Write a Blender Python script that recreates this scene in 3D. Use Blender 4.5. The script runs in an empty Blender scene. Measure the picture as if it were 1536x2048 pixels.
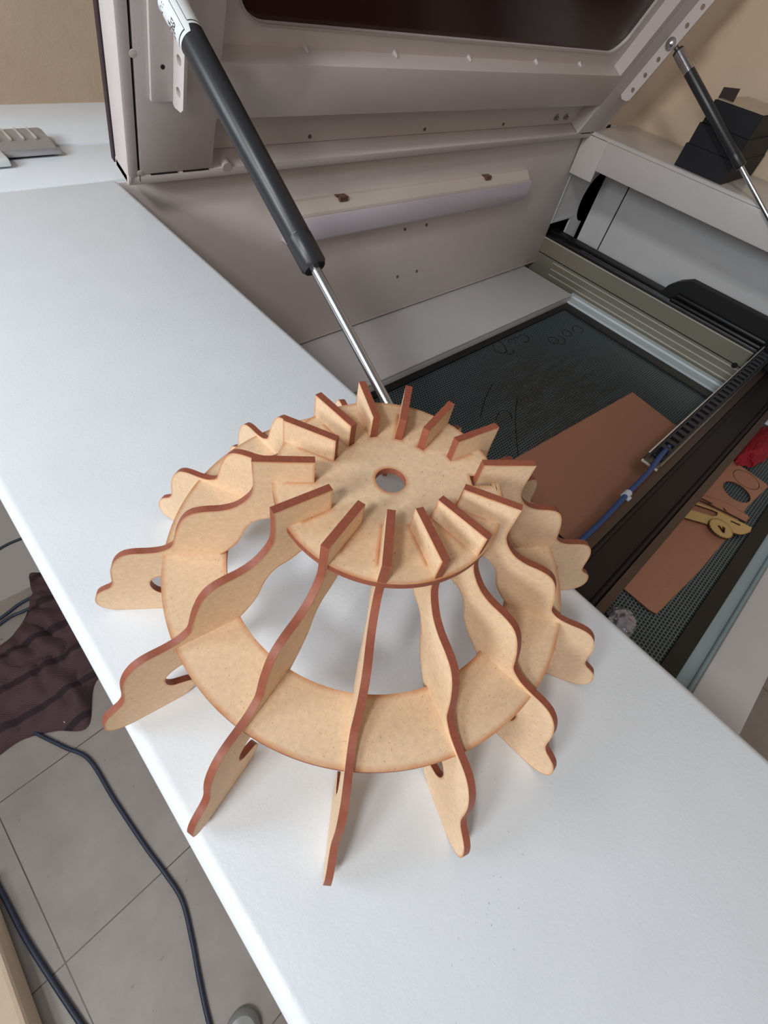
import bpy, bmesh, math, random
from mathutils import Vector, Matrix, noise
random.seed(4)
D = bpy.data
SC = bpy.context.scene
COL = SC.collection
S = 0.2387            # metres per survey unit
FZ = -4.17            # floor height in survey units (machine deck is 0)
PI = math.pi

# ------------------------------------------------------------------ camera
R = ((0.73419651, -0.66112321, 0.15450432), (-0.47244913, -0.66093025, -0.58306348), (0.48759338, 0.35508774, -0.79759977))
CAM = (-0.4084923, -0.30089846, 1.0)
def W(x, y, z): return Vector((x*S, y*S, (z-FZ)*S))
cam = D.cameras.new('camera'); co = D.objects.new('camera', cam); COL.objects.link(co)
m3 = Matrix(((R[0][0], -R[1][0], -R[2][0]), (R[0][1], -R[1][1], -R[2][1]), (R[0][2], -R[1][2], -R[2][2])))
co.matrix_world = Matrix.Translation(W(*CAM)) @ m3.to_4x4()
cam.sensor_fit = 'VERTICAL'; cam.sensor_height = 36.0; cam.lens = 895.534*36/2048
cam.clip_start = 0.01; cam.clip_end = 60
SC.camera = co

# ------------------------------------------------------------------ light
SC.view_settings.view_transform = 'Standard'; SC.view_settings.look = 'None'
SC.view_settings.gamma = 1.0; SC.view_settings.use_curve_mapping = False
SC.view_settings.exposure = 0.0
wd = D.worlds.new('room_light'); SC.world = wd; wd.use_nodes = True
wt = wd.node_tree; wb = wt.nodes['Background']
wtc = wt.nodes.new('ShaderNodeTexCoord'); wsx = wt.nodes.new('ShaderNodeSeparateXYZ'); wr = wt.nodes.new('ShaderNodeValToRGB')
wt.links.new(wtc.outputs['Generated'], wsx.inputs[0]); wmr = wt.nodes.new('ShaderNodeMapRange'); wmr.inputs['From Min'].default_value = -1
wt.links.new(wsx.outputs['Z'], wmr.inputs['Value']); wt.links.new(wmr.outputs[0], wr.inputs['Fac'])
wr.color_ramp.elements[0].position = .58; wr.color_ramp.elements[0].color = (.54, .49, .46, 1)      # bright openings round the room
wr.color_ramp.elements[1].position = .95; wr.color_ramp.elements[1].color = (.42, .42, .43, 1)     # dim ceiling
wt.links.new(wr.outputs[0], wb.inputs['Color']); wb.inputs['Strength'].default_value = 0.40
def area(name, pos, target, sx, sy, power, color):
    l = D.lights.new(name, 'AREA'); l.shape = 'RECTANGLE'; l.size = sx; l.size_y = sy; l.energy = power; l.color = color
    o = D.objects.new(name, l); COL.objects.link(o)
    p = W(*pos); o.location = p
    o.rotation_euler = (W(*target)-p).to_track_quat('-Z', 'Y').to_euler(); return o
area('window_daylight', (-5.6, -1.25, 6.5), (0.3, -0.1, 0.0), 0.26, 0.26, 15, (1.0, 0.985, 0.965))
area('window_low', (-6.0, -0.5, 3.0), (0.3, -0.1, 0.0), 0.34, 0.34, 11, (0.94, 1.0, 1.0))
area('window_near', (-2.7, 2.0, 1.9), (0.3, 0.3, 0.0), 0.34, 0.34, 3.4, (0.76, 0.89, 1.0))
area('front_left_fill', (-15, -14, 8), (0.3, -0.1, 0.0), 0.7, 0.7, 19, (1.0, 0.84, 0.76))  # added warm fill lamp from the far front left, no known opening there

# ------------------------------------------------------------------ materials
def lin(c):
    return tuple(((v/255)/12.92 if v/255 <= .04045 else ((v/255+.055)/1.055)**2.4) for v in c)+(1,)
class Mat:
    def __init__(s, name, col, rough=.5, metal=0., spec=.5):
        s.m = D.materials.new(name); s.m.use_nodes = True; s.t = s.m.node_tree; s.n = s.t.nodes; s.l = s.t.links
        s.b = s.n['Principled BSDF']; s.b.inputs['Base Color'].default_value = lin(col)
        s.b.inputs['Roughness'].default_value = rough; s.b.inputs['Metallic'].default_value = metal
        s.b.inputs['Specular IOR Level'].default_value = spec; s.col = lin(col)
    def node(s, t, **k):
        n = s.n.new(t)
        for a, b in k.items():
            if a in n.inputs.keys(): n.inputs[a].default_value = b
            else: setattr(n, a, b)
        return n
    def coord(s):
        if not hasattr(s, 'c'):
            g = s.node('ShaderNodeNewGeometry'); s.c = g.outputs['Position']
        return s.c
    def noise(s, scale, detail=3, rough=.5, vec=None):
        n = s.node('ShaderNodeTexNoise'); n.inputs['Scale'].default_value = scale; n.inputs['Detail'].default_value = detail; n.inputs['Roughness'].default_value = rough
        s.l.new(vec or s.coord(), n.inputs['Vector']); return n.outputs['Fac']
    def ramp(s, fac, stops):
        r = s.node('ShaderNodeValToRGB'); e = r.color_ramp.elements
        e[0].position, e[0].color = stops[0]; e[1].position, e[1].color = stops[-1]
        for p, c in stops[1:-1]:
            x = e.new(p); x.color = c
        s.l.new(fac, r.inputs['Fac']); return r.outputs['Color']
    def mix(s, fac, a, b, mode='MIX'):
        n = s.node('ShaderNodeMix'); n.data_type = 'RGBA'; n.blend_type = mode
        for i, v in ((0, fac), (6, a), (7, b)):
            if isinstance(v, (int, float)): n.inputs[i].default_value = v
            elif isinstance(v, tuple): n.inputs[i].default_value = v
            else: s.l.new(v, n.inputs[i])
        return n.outputs[2]
    def base(s, sock): s.l.new(sock, s.b.inputs['Base Color']); return s
    def bump(s, sock, strength=.2, dist=.001):
        n = s.node('ShaderNodeBump'); n.inputs['Strength'].default_value = strength; n.inputs['Distance'].default_value = dist
        s.l.new(sock, n.inputs['Height']); s.l.new(n.outputs['Normal'], s.b.inputs['Normal']); return s
def g(v): return (v, v, v, 1)

M = {}
def paint(name, col, rough=.42, speck=True):
    m = Mat(name, col, rough)
    f = m.noise(26, 4); c = m.mix(f, tuple(v*.94 for v in m.col[:3])+(1,), tuple(min(1, v*1.04) for v in m.col[:3])+(1,))
    if speck:
        d = m.ramp(m.noise(620, 2), [(0.0, g(0)), (.70, g(0)), (.75, g(.6))]); big = m.ramp(m.noise(9, 2), [(0.0, g(0)), (.50, g(0)), (.66, g(1))])
        k = m.mix(1.0, d, big, 'MULTIPLY'); c = m.mix(k, c, lin((120, 116, 110)))
    m.base(c); m.bump(m.noise(520, 3), .13, .0007)
    return m.m
M['deck'] = paint('white_deck_paint', (222, 227, 233), .38)
M['white'] = paint('white_cabinet_paint', (214, 214, 216), .42, False)
M['lid'] = paint('powder_coated_lid_paint', (212, 202, 200), .45, False)
M['pale'] = paint('pale_blue_white_paint', (206, 216, 222), .4, False)
def simple(key, name, col, rough=.5, metal=0., nz=0, amt=.12, spec=.5, bump=0):
    m = Mat(name, col, rough, metal, spec)
    if nz:
        f = m.noise(nz, 4); m.base(m.mix(f, tuple(v*(1-amt) for v in m.col[:3])+(1,), tuple(min(1, v*(1+amt)) for v in m.col[:3])+(1,)))
        if bump: m.bump(f, bump, .001)
    M[key] = m.m; return m
simple('black', 'black_plastic', (20, 20, 22), .45, nz=60)
M['bench'] = paint('glossy_white_bench_paint', (206, 202, 200), .16, False)
M['liner'] = paint('pale_blue_green_liner', (160, 182, 188), .4, False)
simple('satin', 'satin_black_tube', (44, 45, 49), .34, nz=90, amt=.2)
simple('blackm', 'black_steel', (26, 25, 27), .42, .2, nz=80)
simple('chrome', 'polished_rod_steel', (205, 203, 206), .22, 1.)
simple('alu', 'satin_aluminium', (176, 174, 176), .38, .55, nz=60)
simple('steel', 'brushed_steel', (170, 168, 166), .32, 1., nz=300)
simple('anod', 'champagne_anodised_aluminium', (150, 146, 130), .42, .55, nz=200, amt=.06)
simple('bronze', 'bronze_anodised_aluminium', (92, 76, 68), .42, .5, nz=140, amt=.08)
simple('darkbronze', 'dark_brown_channel', (36, 30, 29), .5, .3, nz=80)
simple('line', 'bright_machined_edge', (214, 208, 200), .35, .4)
simple('gap', 'dark_gap', (14, 12, 13), .8)
simple('diff', 'frosted_lamp_diffuser', (214, 206, 220), .3, nz=8, amt=.03)
simple('ledbase', 'cream_lamp_housing', (214, 204, 196), .45)
simple('rust', 'brass_clip', (120, 88, 66), .4, .4)
simple('blue', 'blue_hose_plastic', (44, 74, 128), .4, nz=30)
simple('cable', 'dark_blue_cable', (36, 46, 66), .5, nz=30)
simple('tie', 'white_cable_tie', (200, 206, 216), .45)
simple('chain', 'dark_chain_plastic', (40, 41, 46), .55, nz=60)
simple('boxblk', 'matte_black_card', (16, 17, 24), .7, nz=40, amt=.1)
simple('flapm', 'dark_brown_card', (52, 38, 38), .7)
simple('film', 'creased_clear_film', (176, 160, 138), .25, nz=40, amt=.2, bump=.6)
simple('tape', 'clear_plastic_tape', (218, 222, 222), .2)
simple('red', 'red_cloth', (150, 22, 34), .7, nz=60, amt=.35)
simple('foil', 'crumpled_clear_plastic', (172, 170, 178), .2, .45, nz=110, amt=.35, bump=.5)
simple('brass', 'varnished_plywood', (196, 160, 100), .35, .15, nz=40, amt=.1)
simple('brassedge', 'charred_plywood_edge', (72, 46, 28), .6)
simple('labelp', 'white_paper_label', (224, 228, 230), .5)
simple('ink', 'dark_label_ink', (40, 40, 46), .6)
simple('burn', 'burnt_line', (30, 22, 18), .8)
simple('seal', 'dark_maroon_edge', (52, 34, 44), .5)
simple('cap', 'grey_clear_plastic', (150, 152, 150), .25)
# acrylic window
a = Mat('dark_brown_acrylic', (60, 28, 24), .22); a.b.inputs['Transmission Weight'].default_value = .12; M['acrylic'] = a.m
# MDF
def mdf(key, name, face, scorch, s=1.):
    m = Mat(name, face, .62)
    fib = m.noise(420, 4, .7); f2 = m.noise(60, 3)
    c = m.mix(m.ramp(fib, [(.32, g(0)), (.68, g(1))]), tuple(v*.90 for v in m.col[:3])+(1,), tuple(min(1, v*1.07) for v in m.col[:3])+(1,))
    fl = m.ramp(m.noise(900, 2), [(0, g(0)), (.68, g(0)), (.74, g(.55))]); c = m.mix(fl, c, lin((124, 92, 62)))
    at = m.node('ShaderNodeAttribute', attribute_name='burn'); mul = m.node('ShaderNodeMath', operation='MULTIPLY')
    m.l.new(at.outputs['Fac'], mul.inputs[0]); rr = m.ramp(f2, [(.3, g(.35)), (.72, g(1.))]); m.l.new(rr, mul.inputs[1])
    c = m.mix(mul.outputs[0], c, lin(scorch)); m.base(c); m.bump(fib, .12, .0004); M[key] = m.m
mdf('mdf', 'raw_mdf_face', (226, 196, 162), (190, 108, 48))
mdf('mdfboard', 'brown_mdf_sheet', (176, 124, 98), (110, 70, 50))
def edge(key, name, col):
    m = Mat(name, col, .55); w = m.node('ShaderNodeMapping'); w.inputs['Scale'].default_value = (1, 1, .35); m.l.new(m.coord(), w.inputs['Vector'])
    f = m.noise(650, 3, .6, w.outputs['Vector']); f2 = m.noise(45, 2)
    c = m.mix(f, tuple(v*.62 for v in m.col[:3])+(1,), tuple(min(1, v*1.35) for v in m.col[:3])+(1,))
    c = m.mix(m.ramp(f2, [(.42, g(0)), (.75, g(.5))]), c, lin((160, 92, 66))); m.base(c); M[key] = m.m
mdf('ply', 'varnished_plywood_face', (206, 172, 112), (96, 62, 34))
edge('edge', 'laser_charred_edge', (142, 76, 56))
# honeycomb
h = Mat('steel_honeycomb', (60, 72, 76), .4, .35)
mp = h.node('ShaderNodeMapping'); mp.inputs['Rotation'].default_value = (0, 0, 0); h.l.new(h.coord(), mp.inputs['Vector'])
br = h.node('ShaderNodeTexBrick'); br.inputs['Scale'].default_value = 1.0; br.inputs['Mortar Size'].default_value = .00085; br.inputs['Mortar Smooth'].default_value = .25
br.inputs['Brick Width'].default_value = .0066; br.inputs['Row Height'].default_value = .0052
br.inputs['Color1'].default_value = lin((18, 24, 27)); br.inputs['Color2'].default_value = lin((30, 40, 44)); br.inputs['Mortar'].default_value = lin((112, 130, 136))
h.l.new(mp.outputs['Vector'], br.inputs['Vector'])
st = h.node('ShaderNodeMapping'); st.inputs['Scale'].default_value = (1., 5., 1); h.l.new(h.coord(), st.inputs['Vector'])
def dist_mask(m, cx, cy, r0, r1):
    v = m.node('ShaderNodeVectorMath', operation='DISTANCE'); v.inputs[1].default_value = tuple(W(cx, cy, -1.405)); m.l.new(m.coord(), v.inputs[0])
    mr = m.node('ShaderNodeMapRange'); mr.inputs['From Min'].default_value = r0*S; mr.inputs['From Max'].default_value = r1*S; mr.inputs['To Min'].default_value = 1; mr.inputs['To Max'].default_value = 0
    m.l.new(v.outputs['Value'], mr.inputs['Value']); return mr.outputs[0]
sm = h.ramp(h.noise(9, 6, .7, st.outputs['Vector']), [(.34, g(0)), (.56, g(1))])
smk = h.mix(1.0, sm, dist_mask(h, 3.3, .62, .5, 1.25), 'MULTIPLY')
c = h.mix(smk, br.outputs['Color'], h.mix(.60, br.outputs['Color'], lin((48, 38, 22))))
gl = h.ramp(h.noise(420, 1), [(0, g(0)), (.66, g(0)), (.72, g(1))]); c = h.mix(h.mix(1., gl, smk, 'MULTIPLY'), c, lin((150, 150, 140)))
h.base(c); h.bump(br.outputs['Fac'], .5, .001); M['honey'] = h.m
# walls
wl = Mat('beige_painted_plaster', (196, 166, 138), .8); f = wl.noise(14, 5, .6); f3 = wl.noise(160, 3)
wl.base(wl.mix(f, lin((206, 184, 160)), lin((220, 200, 176)))); wl.bump(wl.noise(60, 6, .7), .35, .003); M['wall'] = wl.m
# floor tiles
fl = Mat('grey_ceramic_floor_tile', (146, 138, 132), .42)
mp = fl.node('ShaderNodeMapping', vector_type='POINT'); mp.inputs['Rotation'].default_value = (0, 0, math.radians(-2.0))
sub = fl.node('ShaderNodeVectorMath', operation='SUBTRACT'); sub.inputs[1].default_value = tuple(W(-2.174, .251, FZ)); fl.l.new(fl.coord(), sub.inputs[0]); fl.l.new(sub.outputs[0], mp.inputs['Vector'])
br = fl.node('ShaderNodeTexBrick'); br.offset = 0; br.inputs['Scale'].default_value = 1; br.inputs['Mortar Size'].default_value = .0012; br.inputs['Mortar Smooth'].default_value = .1
br.inputs['Brick Width'].default_value = 1.396*S; br.inputs['Row Height'].default_value = 1.396*S
br.inputs['Color1'].default_value = lin((150, 142, 136)); br.inputs['Color2'].default_value = lin((140, 134, 130)); br.inputs['Mortar'].default_value = lin((46, 38, 34))
fl.l.new(mp.outputs[0], br.inputs['Vector'])
d1 = fl.ramp(fl.noise(9, 6, .62), [(.35, g(.0)), (.72, g(.55))]); c = fl.mix(d1, br.outputs['Color'], lin((118, 104, 96)))
d2 = fl.ramp(fl.noise(70, 3), [(0, g(0)), (.70, g(0)), (.76, g(.6))]); c = fl.mix(d2, c, lin((70, 58, 52))); fl.base(c)
M['floor'] = fl.m
# maroon cloth
cl = Mat('dark_maroon_woven_cloth', (66, 44, 50), .85)
wv = cl.node('ShaderNodeTexWave'); wv.inputs['Scale'].default_value = 3.6; wv.inputs['Distortion'].default_value = 3.5; wv.bands_direction = 'Y'; cl.l.new(cl.coord(), wv.inputs['Vector'])
tw = cl.node('ShaderNodeTexWave'); tw.inputs['Scale'].default_value = 130; tw.bands_direction = 'DIAGONAL'; cl.l.new(cl.coord(), tw.inputs['Vector'])
c = cl.mix(tw.outputs['Fac'], lin((58, 40, 44)), lin((86, 62, 66))); c = cl.mix(cl.ramp(wv.outputs['Fac'], [(0, g(1)), (.06, g(1)), (.12, g(0))]), c, lin((42, 25, 33))); cl.base(c); M['cloth'] = cl.m

# ------------------------------------------------------------------ object helpers
def tag(o, label, cat, group=None, kind=None):
    if label: o['label'] = label
    if cat: o['category'] = cat
    if group: o['group'] = group
    if kind: o['kind'] = kind
    return o
def empty(name, pos, label, cat, group=None):
    o = D.objects.new(name, None); COL.objects.link(o); o.location = W(*pos); o.empty_display_size = .02
    return tag(o, label, cat, group)
def wpos(o):
    p = Vector(o.location)
    while o.parent: o = o.parent; p += o.location
    return p
def obj(name, bm, mats, parent=None, smooth=False, label=None):
    """mesh built in survey units -> one object whose origin is its own centre"""
    bmesh.ops.recalc_face_normals(bm, faces=bm.faces)
    vs = [W(*v.co) for v in bm.verts]
    lo = Vector([min(v[i] for v in vs) for i in range(3)]); hi = Vector([max(v[i] for v in vs) for i in range(3)])
    c = (lo+hi)/2; c.z = lo.z
    for v, w in zip(bm.verts, vs): v.co = w-c
    me = D.meshes.new(name); bm.to_mesh(me); bm.free()
    for m in (mats if isinstance(mats, (list, tuple)) else [mats]): me.materials.append(M[m])
    if smooth:
        for p in me.polygons: p.use_smooth = True
        me.set_sharp_from_angle(angle=math.radians(38))
    o = D.objects.new(name, me); COL.objects.link(o); o.location = c
    if parent: o.parent = parent; o.location = c-wpos(parent)
    if label: o['label'] = label
    return o
def box(bm, x0, x1, y0, y1, z0, z1, bev=0., T=None, mi=0, seg=2):
    b = bmesh.new(); bmesh.ops.create_cube(b, size=1)
    for v in b.verts: v.co = Vector(((x0+x1)/2+v.co.x*(x1-x0), (y0+y1)/2+v.co.y*(y1-y0), (z0+z1)/2+v.co.z*(z1-z0)))
    if bev: bmesh.ops.bevel(b, geom=b.edges[:], offset=bev, segments=seg, affect='EDGES', profile=.5, clamp_overlap=True)
    merge(bm, b, T, mi)
def merge(bm, b, T=None, mi=0):
    vm = {}
    for v in b.verts: vm[v] = bm.verts.new(T(*v.co) if T else v.co)
    for f in b.faces:
        try: nf = bm.faces.new([vm[v] for v in f.verts]); nf.material_index = mi if mi else f.material_index
        except ValueError: pass
    b.free()
def cyl(bm, A, B, r, r2=None, n=28, mi=0, cap=True):
    A = Vector(A); B = Vector(B); d = (B-A).normalized(); u = d.orthogonal().normalized(); v = d.cross(u)
    r2 = r if r2 is None else r2
    ra = [bm.verts.new(A+(u*math.cos(t)+v*math.sin(t))*r) for t in [2*PI*i/n for i in range(n)]]
    rb = [bm.verts.new(B+(u*math.cos(t)+v*math.sin(t))*r2) for t in [2*PI*i/n for i in range(n)]]
    for i in range(n):
        f = bm.faces.new((ra[i], ra[(i+1) % n], rb[(i+1) % n], rb[i])); f.material_index = mi
    if cap: bm.faces.new(ra[::-1]).material_index = mi; bm.faces.new(rb).material_index = mi
def spin(bm, A, d, prof, n=28, mi=0):
    """revolve (s,r) profile about axis A + d"""
    A = Vector(A); d = Vector(d).normalized(); u = d.orthogonal().normalized(); v = d.cross(u); rings = []
    for s, r in prof: rings.append([bm.verts.new(A+d*s+(u*math.cos(t)+v*math.sin(t))*max(r, 1e-5)) for t in [2*PI*i/n for i in range(n)]])
    for a, b in zip(rings, rings[1:]):
        for i in range(n): bm.faces.new((a[i], a[(i+1) % n], b[(i+1) % n], b[i])).material_index = mi
    bm.faces.new(rings[0][::-1]).material_index = mi; bm.faces.new(rings[-1]).material_index = mi
def crom(P, n=6, closed=False):
    P = [Vector(p) for p in P]; out = []; N = len(P)
    for i in range(N if closed else N-1):
        a = P[(i-1) % N] if closed or i else P[0]*2-P[1]
        b = P[i]; c = P[(i+1) % N]; d = P[(i+2) % N] if closed or i+2 < N else P[-1]*2-P[-2]
        for k in range(n):
            t = k/n; out.append(.5*((2*b)+(c-a)*t+(2*a-5*b+4*c-d)*t*t+(3*b-a-3*c+d)*t**3))
    if not closed: out.append(P[-1])
    return out
def tube(bm, pts, r, n=12, mi=0, sub=8):
    P = crom(pts, sub); rings = []; up = Vector((0, 0, 1))
    for i, p in enumerate(P):
        t = (P[min(i+1, len(P)-1)]-P[max(i-1, 0)]).normalized(); u = t.cross(up)
        u = u.normalized() if u.length > 1e-4 else t.orthogonal().normalized(); v = t.cross(u)
        rings.append([bm.verts.new(p+(u*math.cos(a)+v*math.sin(a))*r) for a in [2*PI*k/n for k in range(n)]])
    for a, b in zip(rings, rings[1:]):
        for i in range(n): bm.faces.new((a[i], a[(i+1) % n], b[(i+1) % n], b[i])).material_index = mi
    bm.faces.new(rings[0][::-1]); bm.faces.new(rings[-1])
def area2(L): return sum(L[i][0]*L[(i+1) % len(L)][1]-L[(i+1) % len(L)][0]*L[i][1] for i in range(len(L)))/2
def inset(L, d):
    """shift a loop by d towards its left side"""
    n = len(L); out = []
    for i in range(n):
        a, b, c = Vector(L[i-1]), Vector(L[i]), Vector(L[(i+1) % n])
        e1 = (b-a).normalized(); e2 = (c-b).normalized(); n1 = Vector((-e1.y, e1.x)); n2 = Vector((-e2.y, e2.x))
        nn = n1+n2; k = max(1+n1.dot(n2), .5); out.append(tuple(b+nn/k*d))
    return out
def plate(bm, outline, holes, T, t0, t1, ins=0., mside=1, burn=None):
    """flat cut-out plate; T(a,b,t)->3D ; faces get material 0, cut edges material mside"""
    outline = [tuple(p)[:2] for p in outline]; outline = outline if area2(outline) > 0 else outline[::-1]
    hs = []
    for hh in holes:
        hh = [tuple(p)[:2] for p in hh]; hs.append(hh if area2(hh) < 0 else hh[::-1])
    loops = [outline]+hs
    bl = bm.loops.layers.float_color.get('burn') or bm.loops.layers.float_color.new('burn')
    side = []
    for t in (t0, t1):
        inner_edges = []; outer_rings = []
        for L in loops:
            ro = [bm.verts.new(T(p[0], p[1], t)) for p in L]; outer_rings.append(ro)
            if ins:
                ri = [bm.verts.new(T(p[0], p[1], t)) for p in inset(L, ins)]
                for i in range(len(L)):
                    j = (i+1) % len(L)
                    f = bm.faces.new((ro[i], ro[j], ri[j], ri[i]))
                    for lp in f.loops: b = 1. if lp.vert in (ro[i], ro[j]) else 0.; lp[bl] = (b, b, b, 1)
            else: ri = ro
            for i in range(len(L)): inner_edges.append(bm.edges.get((ri[i], ri[(i+1) % len(L)])) or bm.edges.new((ri[i], ri[(i+1) % len(L)])))
        res = bmesh.ops.triangle_fill(bm, edges=inner_edges, use_beauty=True)
        for f in res['geom']:
            if isinstance(f, bmesh.types.BMFace):
                f.material_index = 0
                for lp in f.loops: lp[bl] = (0, 0, 0, 1) if ins else (0, 0, 0, 1)
        side.append(outer_rings)
    for ra, rb in zip(*side):
        for i in range(len(ra)):
            j = (i+1) % len(ra); f = bm.faces.new((ra[i], ra[j], rb[j], rb[i])); f.material_index = mside
            for lp in f.loops: lp[bl] = (1, 1, 1, 1)
def circle(cx, cy, r, n=40, rx=None): return [(cx+r*math.cos(2*PI*i/n), cy+(rx or r)*math.sin(2*PI*i/n)) for i in range(n)]
def rrect(x0, x1, y0, y1, r, n=8):
    o = []
    for cx, cy, a0 in ((x1-r, y1-r, 0), (x0+r, y1-r, 90), (x0+r, y0+r, 180), (x1-r, y0+r, 270)):
        for i in range(n+1):
            a = math.radians(a0+90*i/n); o.append((cx+r*math.cos(a), cy+r*math.sin(a)))
    return o

# ------------------------------------------------------------------ room
b = bmesh.new(); box(b, -9, 12, -9, 3.6, FZ-.2, FZ); tag(obj('floor', b, 'floor'), None, None, kind='structure')
b = bmesh.new(); box(b, -9, 6.3, 5.2, 5.6, FZ, 7.5); tag(obj('wall_back', b, 'wall'), None, None, kind='structure')
b = bmesh.new(); box(b, 5.88, 6.3, -9, 5.2, FZ, 7.5); tag(obj('wall_right', b, 'wall'), None, None, kind='structure')
b = bmesh.new(); box(b, -4.5, -2.40, -9, 1.10, FZ, -3.95, .03); tag(obj('trim_1', b, 'wall'), None, None, kind='structure')

# ------------------------------------------------------------------ laser cutter
mc = empty('laser_cutter', (2.6, .8, FZ), 'large white laser cutting machine with its lid propped open', 'laser cutter')
YB = 2.43
def P(name, build, mats, parent=mc, smooth=False, label=None):
    b = bmesh.new(); build(b); return obj(name, b, mats, parent, smooth, label)
P('side_deck', lambda b: box(b, -.553, .472, -1.54, YB, -.07, 0, .03, seg=5), 'deck', smooth=True)
P('rear_deck', lambda b: (box(b, -.553, 5.0, YB+.008, 2.895, -.07, -.006, .012), box(b, -.553, 5.0, 2.903, 3.52, -.07, .0, .012)), 'deck', smooth=True)
def cabinet(b):
    box(b, -.52, .45, -1.50, 3.5, FZ+.25, -.072)                       # left bay
    box(b, .45, 5.86, -1.51, -1.25, FZ+.25, -1.43, 0)                 # front wall
    box(b, .45, 5.0, 2.62, 3.5, FZ+.25, -.072)                         # rear bay
    box(b, 5.82, 5.86, -1.16, 2.6, FZ+.25, -.05)                       # right wall
    box(b, .45, 5.82, -1.25, 2.62, -1.75, -1.62)                       # tray under the bed
    for x in (-.4, 5.6):
        for y in (-1.2, 3.2): cyl(b, (x, y, FZ), (x, y, FZ+.26), .09, .11, 20)
P('cabinet_body', cabinet, 'white')
P('front_rail', lambda b: box(b, .474, 5.86, -1.525, -1.238, -1.43, -1.36, .012), 'white', smooth=True)
P('front_liner', lambda b: (box(b, .474, 5.82, -1.238, -1.143, -1.45, -1.402, .004), cyl(b, (.474, -1.232, -1.392), (5.8, -1.232, -1.392), .014, n=12)), 'liner', smooth=True)
P('inner_wall', lambda b: box(b, .452, .470, -1.238, YB, -1.6, -.072), 'white')
P('back_panel', lambda b: (box(b, .472, 5.03, YB, YB+.02, -1.27, -.02, .004), box(b, .472, 5.03, YB, YB+.10, -1.285, -1.265, .003)), 'lid', smooth=True)
for x, z in ((2.61, -.554), (2.87, -.559), (2.62, -.945), (2.868, -.948)):
    P('panel_screw', lambda b: spin(b, (x, YB+.001, z), (0, -1, 0), [(0, .012), (.006, .012), (.010, .006)], 12), 'rust')
P('back_ledge', lambda b: (box(b, .474, 4.84, 1.735, 2.61, -1.33, -1.30, .01), box(b, .474, 4.84, 1.735, 1.765, -1.42, -1.31, .006)), 'white', smooth=True)
# bed
def bedframe(b):
    o = [(.50, -1.14), (4.80, -1.14), (4.80, 1.745), (.50, 1.745)]; i = [(.62, -1.04), (4.66, -1.04), (4.66, 1.665), (.62, 1.665)]
    plate(b, o, [i], lambda x, y, t: (x, y, t), -1.45, -1.385, mside=0)
P('bed_frame', bedframe, 'black')
bed = P('honeycomb_bed', lambda b: box(b, .60, 4.68, -1.06, 1.68, -1.46, -1.40), 'honey')
for pts in ([(3.314, 1.651), (3.261, 1.56), (3.32, 1.50), (3.40, 1.55), (3.43, 1.65), (3.38, 1.70), (3.314, 1.651)],
            [(3.38, 1.52), (3.33, 1.47), (3.40, 1.45), (3.46, 1.50)], [(3.50, 1.56), (3.53, 1.62), (3.60, 1.60), (3.56, 1.53)],
            [(3.62, 1.62), (3.68, 1.60), (3.74, 1.61), (3.79, 1.57), (3.73, 1.50), (3.66, 1.51)],
            [(3.93, 1.36), (3.97, 1.42), (4.04, 1.41), (4.05, 1.34), (3.98, 1.31), (3.93, 1.36)], [(4.0, 1.28), (4.08, 1.27), (4.14, 1.33), (4.12, 1.40)],
            [(4.20, 1.37), (4.25, 1.43), (4.31, 1.40), (4.30, 1.33), (4.23, 1.32), (4.20, 1.37)], [(4.36, 1.34), (4.42, 1.40), (4.50, 1.39), (4.50, 1.31), (4.42, 1.29)],
            [(2.38, 1.02), (2.62, 1.16), (2.85, 1.26)], [(2.25, .50), (2.62, .82), (2.88, 1.0)], [(2.46, .92), (2.6, .97), (2.66, .92), (2.62, .86)]):
    def stroke(b):
        P3 = crom([(x, y, -1.3985) for x, y in pts], 6); lo = []; hi = []
        for i, p in enumerate(P3):
            d = (P3[min(i+1, len(P3)-1)]-P3[max(i-1, 0)]).normalized()*.0038; q = Vector((-d.y, d.x, 0)); lo.append(b.verts.new(p-q)); hi.append(b.verts.new(p+q))
        for i in range(len(lo)-1): b.faces.new((lo[i], lo[i+1], hi[i+1], hi[i]))
        ex = bmesh.ops.extrude_face_region(b, geom=b.faces[:])
        for v in ex['geom']:
            if isinstance(v, bmesh.types.BMVert): v.co.z -= .002
    P('burnt_line', stroke, 'burn', bed)
def strip(b):
    prof = [(4.802, -1.45), (4.802, -1.375), (4.812, -1.368), (4.93, -1.368), (4.94, -1.352), (5.01, -1.352), (5.02, -1.36), (5.02, -1.45)]
    A = [b.verts.new((x, -1.14, z)) for x, z in prof]; B = [b.verts.new((x, 1.80, z)) for x, z in prof]
    for i in range(len(A)): b.faces.new((A[i], A[(i+1) % len(A)], B[(i+1) % len(A)], B[i]))
    b.faces.new(A); b.faces.new(B)
P('bed_side_strip', strip, 'pale')
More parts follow.
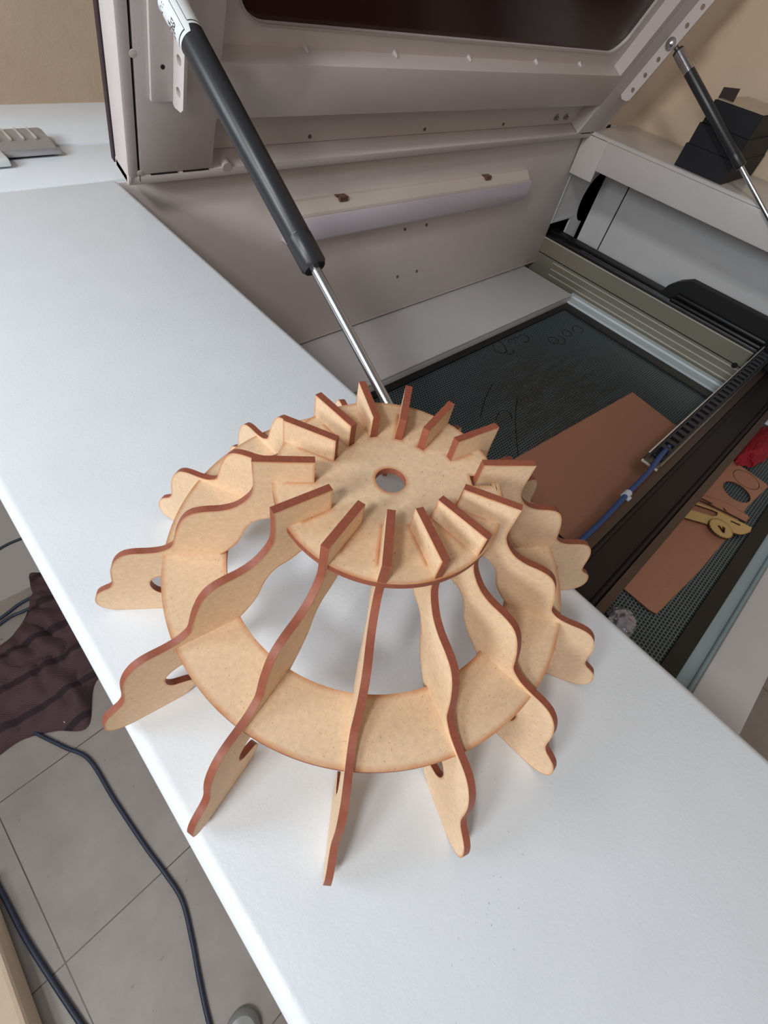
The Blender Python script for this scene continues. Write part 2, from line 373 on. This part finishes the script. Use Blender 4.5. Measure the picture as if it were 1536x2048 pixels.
# side rail with machined grooves
rail = P('side_rail', lambda b: (box(b, 5.03, 5.06, -1.14, 2.6, -1.44, -1.002, .004), box(b, 5.06, 5.24, -1.14, 2.6, -1.44, -1.05)), 'anod')
P('groove_lines', lambda b: [box(b, 5.0245, 5.032, -1.14, 2.2 if i else 2.6, z-.0045, z+.0045) for i, z in enumerate((-1.003, -1.195, -1.262, -1.325))], 'line', rail)
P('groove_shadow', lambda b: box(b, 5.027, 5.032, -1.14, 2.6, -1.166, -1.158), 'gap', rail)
P('belt_channel', lambda b: (box(b, 5.062, 5.10, -1.14, 2.6, -1.05, -.985, .006), box(b, 5.102, 5.22, -1.14, 2.6, -1.05, -.995), box(b, 5.22, 5.34, -1.14, 2.6, -1.05, -.975, .006)), 'blackm', rail)
P('belt_edge', lambda b: (box(b, 5.146, 5.154, -1.14, 2.0, -1.0, -.985), box(b, 5.08, 5.084, -1.14, 2.2, -.99, -.981)), 'steel', rail)
def bumper(b):
    prof = [(1.00, -1.0), (.97, -.90), (.90, -.83), (.80, -.775), (-.85, -.76), (-.85, -1.0)]
    A = [b.verts.new((5.20, y, z)) for y, z in prof]; B = [b.verts.new((5.30, y, z)) for y, z in prof]
    for i in range(len(A)): b.faces.new((A[i], A[(i+1) % len(A)], B[(i+1) % len(A)], B[i]))
    b.faces.new(A); b.faces.new(B)
    box(b, 5.12, 5.21, -.85, .86, -1.0, -.955, .02)
    box(b, 5.15, 5.21, -.85, .84, -.955, -.91, .02)
P('belt_guard', bumper, 'black', rail, True)
rl = rail
# right bench
P('right_bench', lambda b: (box(b, 4.95, 5.86, -1.53, 2.40, -.05, 0.0, .02, seg=4), box(b, 4.95, 4.98, -1.53, 2.16, -.262, -.02, .008), box(b, 4.95, 4.98, 2.155, 2.42, -.36, -.02, .006)), 'bench', smooth=True)
def plate_y(b):
    out = [(5.035, -.30), (5.90, -.30), (5.90, -1.5), (5.50, -1.5), (5.50, -.86), (5.035, -.86)]
    plate(b, out, [circle(5.83, -.70, .255, 48)], lambda x, z, t: (x, t, z), 2.45, 2.465, mside=0)
P('corner_plate', plate_y, 'white')
P('corner_plate_lip', lambda b: (box(b, 5.035, 5.50, 2.435, 2.455, -.865, -.84), box(b, 5.495, 5.51, 2.44, 2.456, -1.5, -.86), box(b, 5.033, 5.040, 2.425, 2.45, -.86, -.36)), 'pale')
P('tube_bay', lambda b: (box(b, 5.03, 5.9, 2.60, 2.62, -1.6, -.06), box(b, 5.82, 5.84, 2.40, 2.61, -1.6, -.1)), 'gap')
def rwall(b):
    box(b, 5.80, 5.82, -1.16, 2.31, -1.6, -.06)
    box(b, 5.785, 5.80, -1.16, 2.07, -1.17, -.06, .004)
P('right_inner_wall', rwall, 'white')
P('right_wall_seam', lambda b: (box(b, 5.781, 5.80, 2.066, 2.078, -1.16, -.1), box(b, 5.781, 5.80, -1.16, 2.10, -1.186, -1.174)), 'gap')
P('right_floor', lambda b: box(b, 5.24, 5.80, -1.16, 2.6, -1.40, -1.36), 'pale')

# LED lamp on the back panel
TL = lambda x, y, z: Vector((x, y, z-.0175*(x-1.5)))
def ledbase(b):
    pr = [(2.43, -.213), (2.395, -.213), (2.338, -.268), (2.335, -.285), (2.43, -.285)]
    A_ = [b.verts.new(TL(1.42, y, z)) for y, z in pr]; B_ = [b.verts.new(TL(4.10, y, z)) for y, z in pr]
    for i in range(5): b.faces.new((A_[i], A_[(i+1) % 5], B_[(i+1) % 5], B_[i]))
    b.faces.new(A_); b.faces.new(B_)
led = P('led_strip_light', ledbase, 'ledbase')
def diffu(b):
    prof = [(2.43, -.286), (2.338, -.286), (2.330, -.300), (2.330, -.420), (2.342, -.440), (2.37, -.447), (2.43, -.447)]
    X = [(1.42, 0), (4.13, 0), (4.16, .012)]
    rings = [[b.verts.new(TL(x, y+(k if y < 2.42 else 0), z)) for y, z in prof] for x, k in X]
    for A, B in zip(rings, rings[1:]):
        for i in range(len(A)): b.faces.new((A[i], A[(i+1) % len(A)], B[(i+1) % len(A)], B[i]))
    b.faces.new(rings[0][::-1]); b.faces.new(rings[-1])
P('diffuser', diffu, 'diff', led, True)
for x in (1.88, 3.48): P('mounting_clip', lambda b: (box(b, x-.035, x+.035, 2.36, 2.41, -.235, -.206, .002, TL), box(b, x-.05, x-.03, 2.385, 2.41, -.215, -.204, .002, TL)), 'rust', led)

# ------------------------------------------------------------------ lid
P0 = Vector((0.5, 2.33664, -.0037)); U = Vector((0, -.422618, .906308)); N = Vector((0, -.906308, -.422618))
def L(x, v, w): return Vector((x, P0.y, P0.z))+U*(v-.012*(x-.5))+N*w
H = 3.1
def lidframe(b):
    bx = lambda x0, x1, v0, v1, w0, w1, bev=0: box(b, x0, x1, v0, v1, w0, w1, bev, L)
    bx(.49, .543, 0, H, -.12, 0, .012)          # left edge flange
    bx(.49, 5.14, 0, .050, -.12, 0, .006)       # lower flange
    bx(.549, .925, .052, H, -.12, -.001, .006)  # left column
    bx(4.65, 5.10, .052, H, -.12, -.001, .004)  # right column
    bx(5.10, 5.14, 0, H, -.12, 0, .006)
    bx(.92, 4.66, .305, .545, -.12, -.001, .004)  # beam
    bx(.92, 4.66, .05, .31, -.135, -.118)       # recess floor
    bx(.92, 4.66, 2.75, H, -.12, 0, .004)
    plate(b, [(.92, .54), (4.60, .54), (4.60, 2.80), (.92, 2.80)], [rrect(1.03, 4.47, .632, 2.6, .15)], L, -.115, -.098, mside=0)
    bx(4.585, 4.66, .54, 2.8, -.12, -.001)      # window ring side wall
lid = P('lid', lidframe, 'lid', smooth=True)
P('lid_cover_edge', lambda b: box(b, .486, 5.144, .012, H+.02, -.150, -.121, .004, L), 'seal', lid)
P('lid_window', lambda b: plate(b, rrect(.98, 4.52, .58, 2.66, .16), [], L, -.128, -.116, mside=0), 'acrylic', lid)
P('window_trim', lambda b: plate(b, rrect(1.022, 4.478, .624, 2.608, .155), [rrect(1.03, 4.47, .632, 2.6, .15)], L, -.0985, -.092, mside=0), 'line', lid)
for q in ((.600, .735, .048, .0525, .0008), (.765, .905, .048, .0525, .0008), (.545, .5467, .075, .56, -.003), (.545, .5467, .57, H, -.003), (.5445, .5475, .02, .055, .0006), (4.72, 4.90, .046, .052, .0008), (4.93, 5.07, .046, .052, .0008)):
    P('sheet_slot', lambda b: box(b, q[0], q[1], q[2], q[3], -.02, q[4], 0, L), 'gap', lid)
for x, v in ((.549, .565), (.549, .062)): P('weld_spot', lambda b: spin(b, L(x, v, -.002), N, [(0, .016), (.002, .014), (.003, .004)], 12), 'lid', lid)
for x in (1.42, 2.02, 2.66, 3.40, 4.00): P('weld_spot', lambda b: spin(b, L(x, .55, -.098), N, [(0, .013), (.02, .010), (.034, .003)], 8), 'lid', lid)
for x in (1.62, 2.62, 3.55): P('channel_rivet', lambda b: spin(b, L(x, .085, -.118), N, [(0, .011), (.006, .011), (.010, .004)], 10), 'rust', lid)
for x in (4.30, 4.46): P('cap_nut', lambda b: spin(b, L(x, .12, -.118), N, [(0, .026), (.008, .026), (.01, .017), (.024, .015), (.032, .006)], 14), 'steel', lid, True)
P('flange_notch', lambda b: spin(b, L(1.01, .052, -.03), N, [(0, .026), (.032, .026)], 24), 'lid', lid, True)
def bracket(x, side, top, n0, nh, vlow):
    hs = [circle(n0+.1185*i, .056, .017, 20) for i in range(nh)]
    out = [(vlow, 0.0), (vlow-.012, .03), (vlow+.005, .075), (vlow+.03, .094), (top, .094), (top, 0.0)]
    def build(b):
        plate(b, out, hs, lambda v, w, t: L(t, v, w), x, x+.014, mside=0)
        if side < 0: box(b, x-.095, x+.005, vlow, top, 0, .016, .004, L)
    return P('lid_bracket', build, 'lid', lid, True)
bracket(.70, -1, 1.25, .472, 6, .40)
bracket(4.872, 1, 1.36, .480, 7, .397)
P('bracket_hole', lambda b: spin(b, L(.656, .535, .0155), N, [(0, .009), (.0015, .009)], 14), 'gap', lid)

# ------------------------------------------------------------------ gas springs
def spring(A, E, R0, s0, f, lname):
    """A = lid end, E = machine end"""
    A = Vector(A); E = Vector(E); d = (E-A).normalized(); Ln = (E-A).length
    b = bmesh.new(); spin(b, A, d, [(s0, R0*.9), (s0+.005, R0), (Ln*f-.12, R0), (Ln*f-.118, R0*.97), (Ln*f-.112, R0*.97), (Ln*f-.11, R0*1.03), (Ln*f-.012, R0*1.03), (Ln*f, R0*.85)], 40)
    body = obj('gas_spring', b, 'satin', mc, True, lname)
    b = bmesh.new(); spin(b, A, d, [(Ln*f-.01, .0185), (Ln, .0185)], 28); obj('piston_rod', b, 'chrome', body, True, 'shiny chrome rod')
    b = bmesh.new(); spin(b, A, d, [(.02, .018), (s0-.01, .018), (s0-.008, .016), (s0+.01, .016)], 24); obj('end_fitting', b, 'steel', body, True)
    b = bmesh.new(); spin(b, A+Vector((0, 0, 0)), d, [(-.03, .01), (-.025, .026), (.02, .03), (.03, .02)], 24); cyl(b, A-Vector((.075, 0, 0)) if A.x > 2 else A, A if A.x > 2 else A+Vector((.12, 0, 0)), .014)
    if A.x > 2:
        spin(b, Vector((4.873, A.y, A.z)), (-1, 0, 0), [(0, .040), (.016, .040), (.018, .026), (.034, .024), (.044, .008)], 18)
    obj('ball_joint', b, 'chrome', body, True)
    b = bmesh.new(); spin(b, E, d, [(-.08, .024), (.0, .024), (.02, .03), (.06, .026)], 24); cyl(b, E, E+Vector((-.08 if E.x < 2 else .06, 0, 0)), .016); obj('lower_joint', b, 'blackm', body, True)
    return body, A, d, Ln
sl, A, dd, Ln = spring((.575, 1.89, .780), (.57, .35, -.159), .0455, .15, .60, 'thick black gas spring cylinder nearest the camera')
# paper label wrapped round the near cylinder
def lab_frame(A, d):
    toC = (Vector(CAM)-A); u = (toC-d*toC.dot(d)).normalized(); v = d.cross(u); return u, v
uu, vv = lab_frame(A, dd)
def wrap(s, a, r): return A+dd*s+(uu*math.cos(a)+vv*math.sin(a))*r
def labmesh(b):
    n = 30; a0, a1 = -1.9, 1.75
    rows = []
    for s in (.152, .272):
        rows.append([b.verts.new(wrap(s+(.022 if (i/n) > .46 and s > .2 else 0), a0+(a1-a0)*i/n, .0465)) for i in range(n+1)])
    for i in range(n): b.faces.new((rows[0][i], rows[0][i+1], rows[1][i+1], rows[1][i]))
lb = P('paper_label', labmesh, 'labelp', sl, True, 'white paper label with small dark print')
def ink(b):
    def seg(s0, s1, a0, a1):
        n = max(1, int(abs(a1-a0)/.15)); 
        for i in range(n):
            x, y = a0+(a1-a0)*i/n, a0+(a1-a0)*(i+1)/n
            b.faces.new([b.verts.new(wrap(s, q, .0469)) for s, q in ((s0, x), (s1, x), (s1, y), (s0, y))])
    for a in (.12, -.32): seg(.156, .282 if a > 0 else .262, a, a+.035)
    seg(.279, .283, .12, 1.6); seg(.261, .2645, -1.6, -.32)
    def word(txt, s0, a0, size, vert=1):
        cu = D.curves.new('t', 'FONT'); cu.body = txt; cu.size = 1; ob = D.objects.new('t', cu); COL.objects.link(ob)
        me = D.meshes.new_from_object(ob.evaluated_get(bpy.context.evaluated_depsgraph_get())); D.objects.remove(ob); D.curves.remove(cu)
        vs = [b.verts.new(wrap(s0+v.co.x*size, a0+v.co.y*size/.0465, .0471)) for v in me.vertices]
        for p in me.polygons:
            try: b.faces.new([vs[i] for i in p.vertices])
            except ValueError: pass
        D.meshes.remove(me)
    bpy.context.view_layer.update()
    word('E8', .222, .55, .030); word('202', .212, .95, .032); word('1:', .165, .62, .024); word('A', .160, 1.05, .036)
P('label_print', ink, 'ink', lb)
sr, A2, d2, L2 = spring((4.925, 1.960, .678), (4.925, .38, -.1266), .040, .06, .64, 'black gas spring on the far side in front of the black box')
P('chrome_sleeve', lambda b: spin(b, A2, d2, [(.078, .041), (.255, .041)], 36), 'chrome', sr, True)

# ------------------------------------------------------------------ gantry
def beam(b):
    prof = [(-.262, -1.20), (-.262, -1.0), (-.315, -1.0), (-.322, -1.018), (-.345, -1.018), (-.352, -1.03), (-.49, -1.03), (-.50, -1.018), (-.522, -1.018), (-.53, -1.0), (-.578, -1.0), (-.578, -1.20)]
    A = [b.verts.new((.47, y, z)) for y, z in prof]; B = [b.verts.new((4.96, y, z)) for y, z in prof]
    for i in range(len(A)):
        f = b.faces.new((A[i], A[(i+1) % len(A)], B[(i+1) % len(A)], B[i])); f.material_index = 1 if 2 <= i <= 8 else 0
    b.faces.new(A); b.faces.new(B)
gan = P('gantry_beam', beam, ['bronze', 'darkbronze'])
P('beam_ridges', lambda b: (box(b, .47, 4.96, -.338, -.333, -1.018, -1.008), box(b, .47, 4.96, -.512, -.507, -1.018, -1.008)), 'seal', gan)
tray = P('chain_tray', lambda b: (box(b, 2.56, 4.98, -.150, -.142, -.97, -.895), box(b, 2.56, 4.98, -.262, -.150, -.972, -.962), box(b, 2.56, 4.98, -.262, -.256, -.97, -.93)), 'steel', gan)
P('tray_edge', lambda b: (box(b, 2.56, 4.98, -.151, -.141, -.896, -.890), box(b, 2.552, 2.560, -.262, -.141, -.974, -.964)), 'line', tray)
def chain(b):
    for i in range(25):
        x = 2.66+i*.088
        box(b, x, x+.080, -.246, -.232, -.955, -.872, .003); box(b, x, x+.080, -.172, -.158, -.955, -.872, .003)
        box(b, x+.012, x+.046, -.236, -.168, -.880, -.868, .003); box(b, x, x+.075, -.246, -.158, -.957, -.945)
o = P('drag_chain', chain, 'chain', gan, label='segmented black cable chain')
P('gantry_carriage', lambda b: (box(b, 4.84, 5.30, -.62, -.12, -1.02, -.90, .01), box(b, 4.72, 4.90, -.36, -.27, -.96, -.84, .01), box(b, 4.95, 5.20, -.30, -.16, -.91, -.82, .01), box(b, 5.02, 5.30, -.60, -.40, -.90, -.80, .015)), 'black', gan, True)
P('carriage_plate', lambda b: box(b, 4.80, 4.88, -.50, -.42, -.90, -.885, .003), 'steel', gan)
hose = P('air_hose', lambda b: tube(b, [(2.74, -.205, -.89), (2.55, -.215, -.875), (2.33, -.235, -.87), (2.05, -.24, -.885), (1.78, -.248, -.90), (1.53, -.246, -.90), (1.25, -.23, -.95), (.95, -.2, -1.1)], .0165), 'blue', gan, True, 'thin blue air hose')
P('hose_clip', lambda b: (spin(b, (2.035, -.24, -.887), (1, .03, .03), [(0, .024), (.045, .024)], 20), box(b, 2.03, 2.06, -.275, -.24, -.90, -.88, .004)), 'tie', hose, True)
P('rail_screw', lambda b: (spin(b, (5.024, -.06, -1.17), (1, 0, 0), [(0, .028), (.01, .028)], 18)), 'blackm', gan, True)

# ------------------------------------------------------------------ lampshade
K = 1/1.045; SX, SY = CAM[0]*(1-K), CAM[1]*(1-K)
TH = .013133; T0 = -2.41476
DR = [-.9, -1.1, -1.1, .6, 3.1, 1.2, -.8, -.7, -.5, -.7, -.6, 1.4, .7, -.5]
DA = [1.8, 2.0, 1.6, 0, .5, -.8, -1.6, -2.1, -1.9, -1.2, -1.6, .2, 1.4, 1.7]
ZD, RD, ZR, RO, RI = .4665, .1978, .240, .4117, .2948
def SH(x, y, z): return (SX+x*K, SY+y*K, z*K)
shade = empty('mdf_lampshade', (SX, SY, 0), 'pale laser-cut MDF lampshade of fourteen wavy ribs standing on the white deck', 'lampshade')
ANG = [T0+k*2*PI/14+math.radians(DA[k]) for k in range(14)]
def rect_slot(th, r0, r1, w):
    c, s = math.cos(th), math.sin(th); return [(r*c-t*s, r*s+t*c) for r, t in ((r0, -w), (r1, -w), (r1, w), (r0, w))]
def disc(b):
    sl_ = [rect_slot(ANG[k], .1113+DR[k]*TH-(.0005 if k != 4 else .006), .166+max(0, DR[k])*TH*.4, TH*(.505 if k != 4 else .85)) for k in range(14)]
    plate(b, circle(0, 0, RD, 120), [circle(0, 0, .0267, 40)]+sl_, lambda x, y, t: SH(x, y, t), ZD-TH, ZD, ins=.008)
P('top_disc', disc, ['mdf', 'edge'], shade, True)
P('support_ring', lambda b: plate(b, circle(0, 0, RO, 160), [circle(0, 0, RI, 140)], lambda x, y, t: SH(x, y, t), ZR-TH, ZR, ins=.010), ['mdf', 'edge'], shade, True)
outer = [(.209, .470), (.211, .445), (.217, .428), (.2295, .411), (.2465, .396), (.270, .387), (.298, .384), (.321, .376), (.338, .357), (.353, .326), (.3625, .298), (.370, .275),
         (.380, .264), (.397, .254), (.420, .2495), (.447, .248), (.468, .240), (.486, .221), (.500, .194), (.5085, .165), (.5135, .142), (.519, .124), (.529, .110), (.544, .099), (.558, .086), (.568, .068), (.5745, .046), (.574, .028), (.566, .013), (.552, .004), (.535, 0.0)]
low = [(.448, 0.0), (.428, .006), (.412, .020), (.404, .042), (.408, .064), (.424, .076), (.438, .086), (.4455, .104), (.4445, .127), (.436, .143), (.420, .155), (.400, .162), (.372, .172), (.340, .192), (.310, .216)]
inn = [(.291, .236), (.270, .258), (.248, .290), (.231, .333), (.211, .357), (.188, .364), (.165, .376), (.140, .395), (.122, .420)]
prof = [(.1113, .515), (.2079, .515)]+[tuple(p)[:2] for p in crom([(x, z, 0) for x, z in outer], 4)]+[tuple(p)[:2] for p in crom([(x, z, 0) for x, z in low], 3)]+[tuple(p)[:2] for p in crom([(x, z, 0) for x, z in inn], 3)]+[(.1113, .445)]
for k in range(14):
    th = ANG[k]; c, s = math.cos(th), math.sin(th); dr = DR[k]*TH
    def T(r, z, t): rr = r+dr; return SH(rr*c-t*s, rr*s+t*c, z)
    P('rib', lambda b: plate(b, prof, [], T, -TH/2, TH/2, ins=.005), ['mdf', 'edge'], shade, True)

# ------------------------------------------------------------------ things on the bed
BT = -1.399
def board(b):
    out = [(3.98, .41), (2.37, .533), (1.93, .56), (1.935, -.82), (1.95, -.865), (2.0, -.872), (2.55, -.92), (3.0, -.935), (3.5, -.925), (3.91, -.962), (3.935, -.94), (3.955, -.63), (3.915, -.05)]
    plate(b, out, [circle(3.585, -.80, .108, 40, .112)], lambda x, y, t: (x, y, t), BT, BT+.0126, ins=.006)
    cc = circle(3.816, -.80, .104, 48, .109)
    for i in range(48):
        p, q = Vector(cc[i]+(BT+.0127,)), Vector(cc[(i+1) % 48]+(BT+.0127,)); d = (q-p).normalized(); n_ = Vector((-d.y, d.x, 0))*.0035
        f = b.faces.new([b.verts.new(v) for v in (p-n_, q-n_, q+n_, p+n_)]); f.material_index = 1
sheet = tag(P('mdf_sheet', board, ['mdfboard', 'brassedge'], None), 'large brown MDF sheet with two cut circles lying on the dark honeycomb bed', 'board')
def carA(name, pts, wins, z, label, mats=('ply', 'brassedge')):
    return tag(P(name, lambda b: plate(b, pts, wins, lambda x, y, t: (x, y, t), z, z+.0126, ins=.007), list(mats), None, True), label, 'car cutout', 'wooden car cutouts on the laser bed')
BZ = BT+.0128
bodyA = [(2.60, -.30), (2.861, -.619), (2.994, -.809), (3.059, -.926), (3.10, -.985), (3.145, -1.01), (3.20, -1.03), (3.263, -1.023), (3.25, -.97), (3.233, -.923), (3.186, -.782), (3.155, -.70), (3.10, -.60), (2.98, -.42), (2.80, -.25)]
carA('car_cutout', bodyA, [[(2.95, -.55), (3.00, -.63), (3.09, -.765), (3.125, -.785), (3.165, -.78), (3.15, -.74), (3.10, -.655), (3.02, -.53)], [(3.165, -.885), (3.179, -.883), (3.204, -.946), (3.190, -.948)]], BZ+.014, 'plywood car side cutout with a toothed wheel overlapping its lower edge')
bodyB = [(3.10, -.38), (3.17, -.60), (3.20, -.68), (3.235, -.77), (3.26, -.84), (3.285, -.92), (3.301, -.975), (3.34, -.972), (3.352, -.985), (3.388, -.955), (3.375, -.89), (3.365, -.818), (3.313, -.707), (3.253, -.625), (3.18, -.50)]
carA('car_cutout', bodyB, [[(3.262, -.80), (3.285, -.79), (3.262, -.835)], [(3.19, -.62), (3.215, -.70), (3.245, -.72), (3.225, -.65), (3.205, -.60)]], BZ, 'thinner plywood car silhouette beside the two cut circles', ('mdfboard', 'brassedge'))
def wheel(b):
    cx, cy, r = 3.003, -.857, .086; n = 96
    out = [(cx+(r+(.005 if i % 4 < 2 else 0))*math.cos(2*PI*i/n), cy+(r+(.005 if i % 4 < 2 else 0))*math.sin(2*PI*i/n)) for i in range(n)]
    che = [(cx-.030, cy-.022), (cx+.0, cy+.028), (cx+.016, cy+.020), (cx+.002, cy-.004), (cx+.030, cy-.002), (cx+.030, cy-.020), (cx-.024, cy-.034)]
    plate(b, out, [che], lambda x, y, t: (x, y, t), BZ+.029, BZ+.044, ins=.009)
tag(P('wooden_wheel', wheel, ['ply', 'brassedge'], None, True), 'small round toothed plywood wheel with an arrow-shaped hole lying over the car cutout', 'wheel')
def lump(b, c, rx, ry, rz, amp, freq, seed, sub=5, rot=0.):
    q = bmesh.new(); bmesh.ops.create_icosphere(q, subdivisions=sub, radius=1); cr, sr_ = math.cos(rot), math.sin(rot)
    for v in q.verts:
        n0 = v.co.normalized(); k = 1+amp*(noise.noise(n0*freq+Vector((seed, 0, 0)))+.6*abs(noise.noise(n0*freq*2.3+Vector((0, seed, 0))))-.2)
        x, y, z = n0.x*rx*k, n0.y*ry*k, n0.z*rz*k; v.co = Vector((c[0]+x*cr-y*sr_, c[1]+x*sr_+y*cr, max(c[2]+z, c[2]-rz*.55)))
    merge(b, q)
tag(P('crumpled_film', lambda b: lump(b, (1.69, -.735, -1.375), .105, .085, .045, .28, 2.2, 3.1), 'foil', None, True), 'small crumpled clear plastic wad on the bed just past the deck edge', 'plastic film')
def cloth_red(b):
    lump(b, (4.36, -.72, -1.365), .42, .115, .06, .32, 1.5, 7.7, rot=-.06)
tag(P('red_cloth', cloth_red, 'red', None, True), 'crumpled bright red cloth half hidden behind the gantry beam', 'cloth')

# ------------------------------------------------------------------ things on the decks
bx_ = empty('black_box', (5.42, 1.26, 0), 'matte black two-part box standing on the right bench behind the gas spring', 'box')
P('box_base', lambda b: (box(b, 5.005, 5.80, 1.03, 1.49, .001, .165, .004), box(b, 5.01, 5.79, 1.035, 1.475, .165, .31, .004)), 'boxblk', bx_)
P('box_body', lambda b: box(b, 5.025, 5.78, 1.045, 1.462, .31, .46, .004), 'boxblk', bx_)
P('box_flap', lambda b: plate(b, [(1.345, .46), (1.475, .46), (1.478, .53), (1.352, .55)], [], lambda y, z, t: (t, y, z), 5.12, 5.128, mside=0), 'flapm', bx_)
P('clear_film', lambda b: box(b, 5.04, 5.77, 1.05, 1.45, .462, .470, .003), 'film', bx_)
def slat(b):
    prof = [(2.765, .004), (2.765, .030), (2.80, .034), (2.86, .046), (2.93, .054), (2.985, .046), (2.985, .004)]
    A = [b.verts.new((-.30, y, z)) for y, z in prof]; B = [b.verts.new((.338, y, z)) for y, z in prof]
    for i in range(len(A)): b.faces.new((A[i], A[(i+1) % len(A)], B[(i+1) % len(A)], B[i]))
    b.faces.new(A); b.faces.new(B)
    box(b, .06, .352, 2.755, 2.79, .004, .026, .004)
vt = tag(P('slotted_metal_bar', slat, 'alu', None, True), 'shiny slotted metal bar lying on the rear deck at the left edge', 'metal bar')
P('bar_slits', lambda b: [box(b, .332-.055*i, .338-.055*i, 2.835, 2.960, .046, .0575) for i in range(1, 9)], 'line', vt)
P('tape_piece', lambda b: box(b, -.02, .10, 2.66, 2.80, .001, .034, .008), 'tape', vt, True)

# ------------------------------------------------------------------ things on the floor
F = FZ
def fan_cloth(b, out, c, h, seed):
    out = [Vector((x, y, 0)) for x, y in out]; O = crom(out, 8, True); n = len(O); rings = []; C0 = Vector((c[0], c[1], 0)); m = 30
    for j in range(m+1):
        r = j/m; rg = []
        for i, p in enumerate(O):
            q = C0.lerp(p, r); z = h*(1-r**3)*(.45+.35*noise.noise(Vector((q.x*2.1+seed, q.y*2.1, 0))))+.05*abs(noise.noise(Vector((q.x*5+q.y*2, q.y*4-q.x*3, seed))))*3*(1-r**6)+.018
            rg.append(b.verts.new((q.x, q.y, F+max(.004, z if r < 1 else .006))))
        rings.append(rg)
    for a_, b_ in zip(rings, rings[1:]):
        for i in range(n):
            try: b.faces.new((a_[i], a_[(i+1) % n], b_[(i+1) % n], b_[i]))
            except ValueError: pass
    bmesh.ops.remove_doubles(b, verts=b.verts, dist=1e-5)
cp = [(-1.18, 3.75), (-.75, 3.2), (-.75, 2.2), (-1.16, 2.15), (-1.39, 1.78), (-1.63, 1.93), (-1.88, 2.04), (-2.3, 2.1), (-2.25, 2.9), (-1.90, 3.05), (-1.62, 3.12), (-1.46, 3.24), (-1.37, 3.36), (-1.33, 3.45), (-1.27, 3.52), (-1.26, 3.62)]
tag(P('maroon_cloth', lambda b: fan_cloth(b, cp, (-1.3, 2.6), .22, 1.7), 'cloth', None, True), 'dark maroon woven cloth crumpled on the tiled floor beside the machine', 'cloth')
tag(P('paper_scrap', lambda b: box(b, -1.53, -1.47, 1.93, 1.975, F+.045, F+.055, .002), 'labelp', None), 'tiny white paper scrap on the edge of the maroon cloth', 'paper scrap')
z = F+.019
tag(P('floor_cable', lambda b: tube(b, [(-1.85, 2.35, z), (-1.80, 2.13, z), (-1.766, 2.03, z), (-1.617, 1.736, z), (-1.492, 1.489, z), (-1.46, 1.036, z), (-1.415, .551, z), (-1.378, .263, z), (-1.359, 0, z), (-1.42, -.279, z), (-1.491, -.526, z), (-1.555, -.788, z), (-1.65, -1.3, z), (-1.9, -2.2, z), (-1.7, -3.4, z), (-2.0, -5.0, z)], .018, 12), 'cable', None, True), 'dark blue cable snaking from the maroon cloth across the floor tiles', 'cable', 'dark blue cables on the floor')
tag(P('floor_cable', lambda b: tube(b, [(-3.6, 3.2, z), (-2.9, 2.6, z), (-2.45, 1.8, z), (-2.369, 1.039, z), (-2.331, .615, z), (-2.28, .261, z), (-2.212, -.154, z), (-2.1, -.8, z), (-2.2, -2.2, z), (-2.25, -5.0, z)], .019, 12), 'cable', None, True), 'dark blue cable running along the foot of the beige wall', 'cable', 'dark blue cables on the floor')
tag(P('floor_cable', lambda b: tube(b, [(-3.2, 3.5, z), (-2.4, 3.25, z), (-1.66, 3.38, z), (-1.43, 3.44, z), (-1.25, 3.44, z), (-1.18, 3.38, z), (-1.25, 3.32, z), (-1.43, 3.33, z), (-1.66, 3.32, z), (-2.4, 3.05, z), (-3.3, 3.1, z)], .017, 12), 'cable', None, True), 'dark blue cable loop ending under the maroon cloth', 'cable', 'dark blue cables on the floor')
tag(P('floor_cable', lambda b: tube(b, [(-3.4, 4.3, z), (-2.4, 4.05, z), (-1.60, 4.20, z), (-1.37, 4.269, z), (-1.148, 4.278, z), (-.7, 4.2, z), (0, 4.1, z)], .017, 12), 'cable', None, True), 'dark blue cable lying on the floor farthest back, beyond the cloth', 'cable', 'dark blue cables on the floor')
tag(P('plastic_cap', lambda b: spin(b, (-1.40, -.99, F), (0, 0, 1), [(0, .13), (.05, .13), (.09, .10), (.10, .06), (.06, .04)], 30), 'cap', None, True), 'grey clear plastic cap on the floor at the bottom edge', 'plastic cap')
